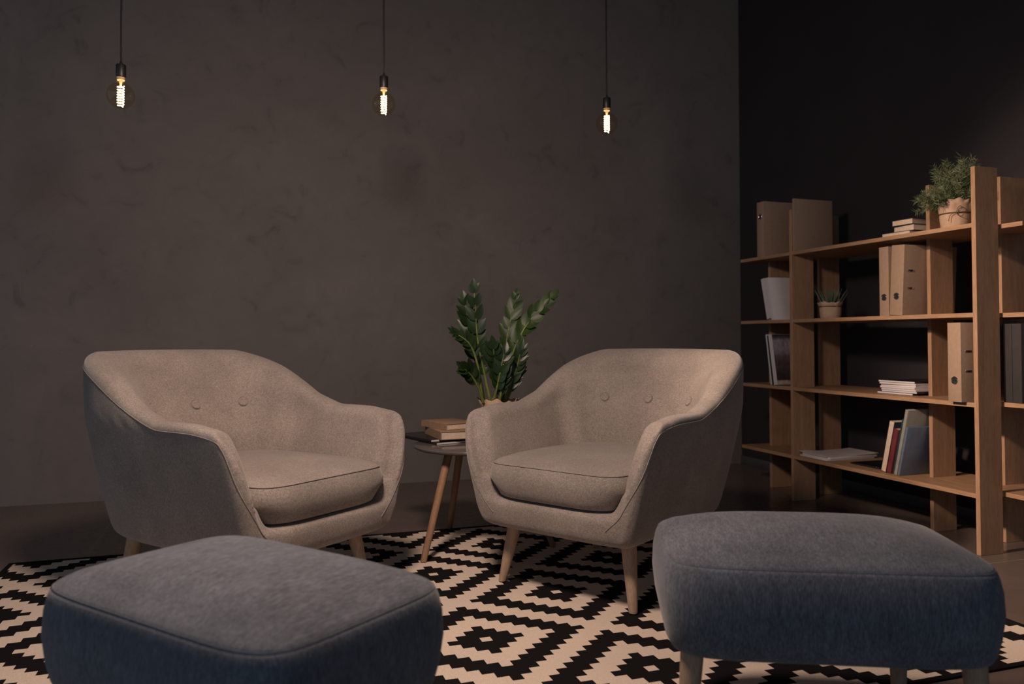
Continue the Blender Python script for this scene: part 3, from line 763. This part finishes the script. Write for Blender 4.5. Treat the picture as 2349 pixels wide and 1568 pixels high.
# rosemary
ro = thing('potted_herb', 'bushy rosemary in a paper-wrapped pot tied with twine, on the bookcase top', 'plant', (2.848, 2.553, BT[3]+0.0006))
paper_pot(ro, 0.054, 0.064, 0.122, 0.008, 8)
def bad(p):
    return (p.y > 0.125 and p.x > -0.010) or (p.y < -0.172 and p.x < 0.025) or (p.x > 0.105 and p.y < -0.070) or p.z < 0.012
bm = bmesh.new(); rnd = random.Random(21)
for s in range(110):
    a = rnd.uniform(0, 2*PI); lean = rnd.uniform(0.05, 1.0)**0.8; L = rnd.uniform(0.13, 0.23)*(1-0.20*lean)
    base = Vector((rnd.uniform(-.03, .03), rnd.uniform(-.03, .03), 0.088)); dirv = Vector((math.cos(a)*lean*0.95, math.sin(a)*lean*0.95, 1.05-0.45*lean)).normalized()
    if s > 88: a = rnd.uniform(1.7, 3.2); lean = 1.0; L = rnd.uniform(0.12, 0.165); dirv = Vector((math.cos(a), math.sin(a), rnd.uniform(0.15, 0.6))).normalized()
    if dirv.x > 0.5: dirv.x *= 0.6
    if dirv.y < -0.35: dirv.y *= 0.55
    mid = base+dirv*L*0.5+Vector((rnd.uniform(-.012, .012), rnd.uniform(-.012, .012), 0.008)); end = base+dirv*L+Vector((0, 0, -0.02*lean+rnd.uniform(0, .02)))
    line = bez([base, mid, end], 10)
    if any(bad(q) for q in line): continue
    tube(bm, line, lambda f: 0.0013*(1-0.5*f), 4, 0)
    for k in range(4, len(line)):
        for q in range(4):
            aa = rnd.uniform(0, 2*PI); t_ = (line[k]-line[k-1]).normalized(); o1 = t_.orthogonal().normalized(); o2 = t_.cross(o1)
            d = (o1*math.cos(aa)+o2*math.sin(aa))*rnd.uniform(0.7, 1.0)+t_*rnd.uniform(0.3, 0.8); d.normalize(); ln = rnd.uniform(0.018, 0.031)
            p = line[k].lerp(line[k-1], rnd.random()); sd = d.cross(Vector((rnd.uniform(-1, 1), rnd.uniform(-1, 1), rnd.uniform(-1, 1)))).normalized()*0.0010
            if bad(p+d*ln): continue
            f = bm.faces.new([bm.verts.new(p-sd*.5), bm.verts.new(p+d*ln*.5-sd), bm.verts.new(p+d*ln), bm.verts.new(p+d*ln*.5+sd), bm.verts.new(p+sd*.5)]); f.material_index = 1
obj('foliage', bm, [M_twig, M_needle], ro, False, None)

# small aloe on the third board
al = thing('potted_succulent', 'small spiky succulent in a crumpled paper-wrapped pot on the third board', 'plant', (2.826, 3.285, BT[2]+0.0006))
paper_pot(al, 0.048, 0.056, 0.082, 0.004, 12, False, 0.72)
bm = bmesh.new(); rnd = random.Random(5)
for s in range(34):
    a = rnd.uniform(0, 2*PI); lean = rnd.uniform(0.05, 1.05); L = rnd.uniform(0.085, 0.125)
    b0 = Vector((0.018*math.cos(a)*lean, 0.018*math.sin(a)*lean, 0.055)); e = b0+Vector((math.cos(a)*lean*0.75, math.sin(a)*lean*0.75, 1.0-0.25*lean)).normalized()*L
    m_ = (b0+e)/2+Vector((math.cos(a)*0.004, math.sin(a)*0.004, -0.004))
    if lean > 0.8: e.z += 0.012
    tube(bm, bez([b0, m_, e], 6), lambda f: 0.0052*(1-f)**0.8+0.0003, 6, 0)
obj('spiky_leaves', bm, M_succ, al)

# white note pads leaning, third board left bay
def leaning(name, label, cat, v, z, thick, hgt, dep, deg, cover, page, group=None, u=2.72, extra=None):
    """slab leaning about the u axis; positive deg = top towards the back wall"""
    t = thing(name, label, cat, (u, v, z+0.0006), 0, group, (math.radians(deg), 0, 0))
    if deg < 0: t.location.z += thick*math.sin(math.radians(-deg))
    c = min(0.002, thick*0.2); bm = bmesh.new()
    box(bm, 0, dep, 0, c, 0, hgt, 0.0004); box(bm, 0, dep, thick-c, thick, 0, hgt, 0.0004); 
    if extra != 'fore': box(bm, 0, c, c*0.5, thick-c*0.5, 0, hgt)
    obj('cover', bm, cover, t)
    bm = bmesh.new(); box(bm, 0.0015 if extra == 'fore' else c, dep-0.004, c, thick-c, 0.002, hgt-0.002); obj('pages', bm, page, t)
    return t
leaning('sketchbook', 'white sketchbook leaning left, further of the two white ones on the third board', 'sketchbook', 3.634, BT[2]+0.004, 0.026, 0.228, 0.20, -13, M_white, M_white, 'white sketchbooks on the third board')
t = thing('sketchbook', 'white sketchbook with curling cover, nearer of the two white ones on the third board', 'sketchbook', (2.722, 3.603, BT[2]+0.0008), 0, 'white sketchbooks on the third board')
def curl_slab(bm, y0, thick, dep, hgt, lean, curl, z0=0.0, mat=0, n=14):
    rows = []
    for i in range(n+1):
        f = i/n; x = f*dep; off = curl*math.sin(PI*0.5*min(1, f*3))
        rows.append([bm.verts.new((x, y0+off+lean*0, z0)), bm.verts.new((x, y0+off+lean, z0+hgt)), bm.verts.new((x, y0+off+lean-thick, z0+hgt)), bm.verts.new((x, y0+off-thick, z0))])
    for a, b in zip(rows, rows[1:]):
        for k in range(4): bm.faces.new((a[k], a[(k+1) % 4], b[(k+1) % 4], b[k]))
    bm.faces.new(rows[0]); bm.faces.new(list(reversed(rows[-1])))
bm = bmesh.new(); curl_slab(bm, 0.018, 0.018, 0.205, 0.232, 0.052, -0.020); obj('page_block', bm, M_white, t, True, 40)
bm = bmesh.new(); curl_slab(bm, -0.0008, 0.0012, 0.207, 0.233, 0.052, -0.020); obj('cover', bm, M_white, t, True, 40)

# magazines standing in the left bay of the second board
def cover_print():
    m, nt, b = new_mat('printed_city_cover'); tc = N(nt, 'ShaderNodeTexCoord'); sp = N(nt, 'ShaderNodeSeparateXYZ'); nt.links.new(tc.outputs['Generated'], sp.inputs[0])
    r = ramp(nt, sp.outputs[2], [(0.0, (0.50, 0.44, 0.42)), (0.07, (0.45, 0.40, 0.38)), (0.09, (0.05, 0.04, 0.04)), (0.45, (0.11, 0.09, 0.09)), (0.56, (0.16, 0.15, 0.16)), (0.62, (0.30, 0.30, 0.34)), (0.88, (0.36, 0.36, 0.41)), (0.94, (0.10, 0.09, 0.10)), (1.0, (0.03, 0.03, 0.035))])
    n = noise(nt, 45, 4, 0.6, (1, 1, 0.6)); r2 = ramp(nt, n.outputs[0], [(0.35, (0.55, 0.5, 0.5)), (0.65, (1.25, 1.2, 1.2))])
    nt.links.new(mixc(nt, 0.8, r.outputs[0], mixc(nt, 1.0, r.outputs[0], r2.outputs[0], 'MULTIPLY')), b.inputs['Base Color']); b.inputs['Roughness'].default_value = 0.3; return m
M_city = cover_print()
leaning('magazine', 'thin pale magazine leaning left, furthest of the standing magazines', 'magazine', 3.622, BT[1]+0.0012, 0.009, 0.276, 0.21, -9, M_white, M_white, 'magazines standing on the second board')
leaning('magazine', 'thin dark magazine leaning between the two pale ones on the second board', 'magazine', 3.609, BT[1]+0.0012, 0.009, 0.270, 0.21, -9, M_magdark, M_magdark, 'magazines standing on the second board')
t = leaning('magazine', 'magazine with a grey city picture cover, nearest of the standing magazines', 'magazine', 3.588, BT[1]+0.0016, 0.015, 0.276, 0.21, -10, M_white, M_white, 'magazines standing on the second board')
bm = bmesh.new(); box(bm, 0.012, 0.209, -0.0007, -0.0001, 0.001, 0.275); obj('cover_picture', bm, M_city, t, False, None)

# magazine stack, second board
rnd = random.Random(7)
where = ['lowest', 'second from the bottom', 'third from the bottom', 'fourth from the bottom', 'third from the top', 'second from the top', 'topmost']
z = BT[1]+0.0006
for i in range(7):
    hh = 0.0088; dv = -0.0 + (0.012 if i == 0 else 0)+rnd.uniform(-.004, .004)
    t = thing('magazine', 'glossy magazine in the stack lying on the second board, %s' % where[i], 'magazine', (2.806+rnd.uniform(-.004, .004), 2.738+dv+(-0.006 if i == 1 else 0), z), rz(rnd.uniform(-1.5, 1.5)), 'magazines stacked on the second board')
    bm = bmesh.new(); box(bm, 0, 0.272, 0, 0.205, 0, 0.0007); box(bm, 0, 0.272, 0, 0.205, hh-0.0012, hh-0.0004); box(bm, 0, 0.272, -0.0006, 0.0006, 0.0, hh-0.0006); obj('cover', bm, M_magdark if i in (0, 1, 6) else M_white, t)
    bm = bmesh.new(); box(bm, 0.001, 0.271, 0.0007, 0.204, 0.0007, hh-0.0012); obj('pages', bm, M_white, t); z += hh

# paper pile, tablet, books on lowest board
z = BT[0]+0.0006
for i, (lab, du, dv, a, hh) in enumerate([('white document pad lying lowest in the pile on the lowest board', -0.004, -0.01, 0.6, 0.006),
        ('white document pad in the middle of the pile on the lowest board', 0.012, -0.012, 1.0, 0.010),
        ('loose white sheets lying topmost on the lowest board with a lifted edge', 0.0, 0.0, 0, 0.003)]):
    t = thing('paper_pad', lab, 'paper', (2.748+du, 3.236+dv, z), rz(a), 'white papers piled on the lowest board')
    bm = bmesh.new()
    if i < 2: box(bm, 0, 0.297, 0, 0.200, 0, hh-0.0006, 0.0005)
    else:
        n = 14; g = []
        for jx in range(n+1):
            row = []
            for jy in range(n+1):
                x = 0.325*jx/n; y = 0.203*jy/n; lift = 0.006*sstep(0.55, 1.0, jx/n)+0.005*sstep(0.7, 1, jy/n)*sstep(0.6, 0.0, jx/n)+0.0012*math.sin(jx*0.9)
                row.append(bm.verts.new((x, y, 0.0015+lift)))
            g.append(row)
        for a_ in range(n):
            for b_ in range(n): bm.faces.new((g[a_][b_], g[a_+1][b_], g[a_+1][b_+1], g[a_][b_+1]))
        ret = bmesh.ops.extrude_face_region(bm, geom=list(bm.faces))
        for v in [v for v in ret['geom'] if isinstance(v, bmesh.types.BMVert)]: v.co.z -= 0.0014
    obj('sheets', bm, M_white, t, True, 40)
    z += hh+0.0002
t = thing('tablet', 'black tablet lying face up on the lowest board, beside the leaning books', 'tablet', (2.797, 2.944, BT[0]+0.0006), 0)
bm = bmesh.new(); box(bm, 0, 0.19, 0, 0.185, 0, 0.008, 0.003, seg=3); obj('casing', bm, M_black, t)
bm = bmesh.new(); box(bm, 0.008, 0.182, 0.008, 0.177, 0.0078, 0.0084); obj('screen', bm, plain('black_glass', (0.006, 0.006, 0.008), 0.08), t)
bm = bmesh.new(); lathe(bm, [(0.004, 0.0079), (0.004, 0.0088), (0.003, 0.009)], 16, cx=0.004+0.001, cy=0.02); obj('button', bm, M_chrome, t)

G_ = 'books leaning on the lowest board'
leaning('book', 'navy hardback with cream pages leaning right, leftmost of the books on the lowest board', 'book', 2.860, BT[0]+0.0005, 0.030, 0.238, 0.17, 13.5, M_navy, M_page, G_, 2.755, 'fore')
leaning('book', 'shorter maroon hardback leaning between the navy and the teal book', 'book', 2.833, BT[0]+0.0005, 0.025, 0.205, 0.15, 13.5, M_maroon, M_page, G_, 2.757)
leaning('book', 'dark teal hardback leaning behind the maroon book, its head showing above it', 'book', 2.808, BT[0]+0.0005, 0.023, 0.252, 0.17, 13.5, M_teal, M_page, G_, 2.765)
leaning('ring_folder', 'tall grey-green folder leaning between the teal book and the blue sleeve', 'folder', 2.7905, BT[0]+0.0005, 0.0165, 0.300, 0.22, 13.5, M_greybinder, M_white, G_, 2.750)
t = leaning('ring_folder', 'slate blue sleeve, rightmost of the leaning books and touching the plank', 'folder', 2.7775, BT[0]+0.0005, 0.012, 0.222, 0.22, 13.5, M_bluefolder, M_bluefolder, G_, 2.752)
# charcoal box file behind the nearest front plank
t = thing('box_file', 'dark charcoal box file on the second board, behind the nearest front plank', 'box file', (2.862, 2.276, BT[1]+0.0006))
bm = bmesh.new(); box(bm, 0, 0.21, 0, 0.078, 0, 0.31, 0.002); obj('case', bm, M_charcoal, t)
bm = bmesh.new(); box(bm, -0.0008, 0.0002, 0.038, 0.040, 0.004, 0.306); obj('spine_groove', bm, M_black, t)

# ---------------------------------------------------------------- pendant bulbs
def make_pendant(label, loc):
    x, y, zc = loc     # zc = centre of the globe
    t = thing('pendant_bulb', label, 'pendant lamp', (x, y, zc), 0, 'bare bulb pendants')
    R = 0.0475
    bm = bmesh.new(); prof = []
    for k in range(0, 25):
        a = -PI/2+(PI*0.90)*k/24; prof.append((max(0.0006, R*math.cos(a)), R*math.sin(a)))
    r_, z_ = prof[-1]; prof += [(r_*0.92+0.0005, z_+0.006), (0.0140, z_+0.014), (0.0135, z_+0.022)]
    lathe(bm, prof, 48, cap1=False); obj('bulb_glass', bm, M_glass, t)
    zt_ = R+0.012
    bm = bmesh.new(); lathe(bm, [(0.0132, zt_-0.004), (0.0135, zt_+0.004), (0.0160, zt_+0.006)], 32); 
    lathe(bm, [(0.0035, 0.0345), (0.0042, 0.042), (0.0075, zt_-0.002), (0.0092, zt_+0.002)], 24)
    obj('collar', bm, M_base, t)
    # spiral filament: loops hanging round a glass stem
    bm = bmesh.new(); pts = []; n = 8; 
    for k in range(n*16+1):
        a = 2*PI*k/16; f = k/(n*16); rr = 0.0108*(1-0.25*sstep(0.85, 1, f)); pts.append(Vector((rr*math.cos(a), rr*math.sin(a), 0.0355-0.0765*f)))
    tube(bm, pts, 0.0017, 6); fi = obj('filament', bm, M_fil, t)
    bm = bmesh.new(); lathe(bm, [(0.0018, -0.036), (0.0022, 0.036)], 12); obj('glass_stem', bm, M_glass, fi)
    bm = bmesh.new(); lathe(bm, [(0.0165, zt_+0.0055), (0.0172, zt_+0.007), (0.0172, zt_+0.050), (0.0160, zt_+0.0525), (0.0062, zt_+0.0535), (0.0050, zt_+0.060), (0.0026, zt_+0.068)], 40)
    obj('socket', bm, M_black, t)
    top = 3.30-zc
    bm = bmesh.new(); tube(bm, bez([(0, 0, zt_+0.066), (-0.0012, 0.0, zt_+0.16), (-0.002, 0, zt_+0.5), (-0.001, 0, top-0.03)], 6), 0.0032, 8); obj('cord', bm, M_black, t)
    bm = bmesh.new(); lathe(bm, [(0.045, top), (0.045, top-0.018), (0.040, top-0.023), (0.006, top-0.026), (0.004, top-0.034)], 40); obj('ceiling_rose', bm, M_black, t)
    return t
p0 = make_pendant('glowing bare globe bulb on a black cord, above the left armchair', (-0.4274, 3.15, 1.722))
for lab, u, z in (('glowing bare globe bulb on a black cord, middle one of the three', 0.527, 1.782), ('glowing bare globe bulb on a black cord, above the right armchair', 1.5125, 1.792)):
    p = copy_tree(p0); p['label'] = lab; p.location = (u, 3.15, z)
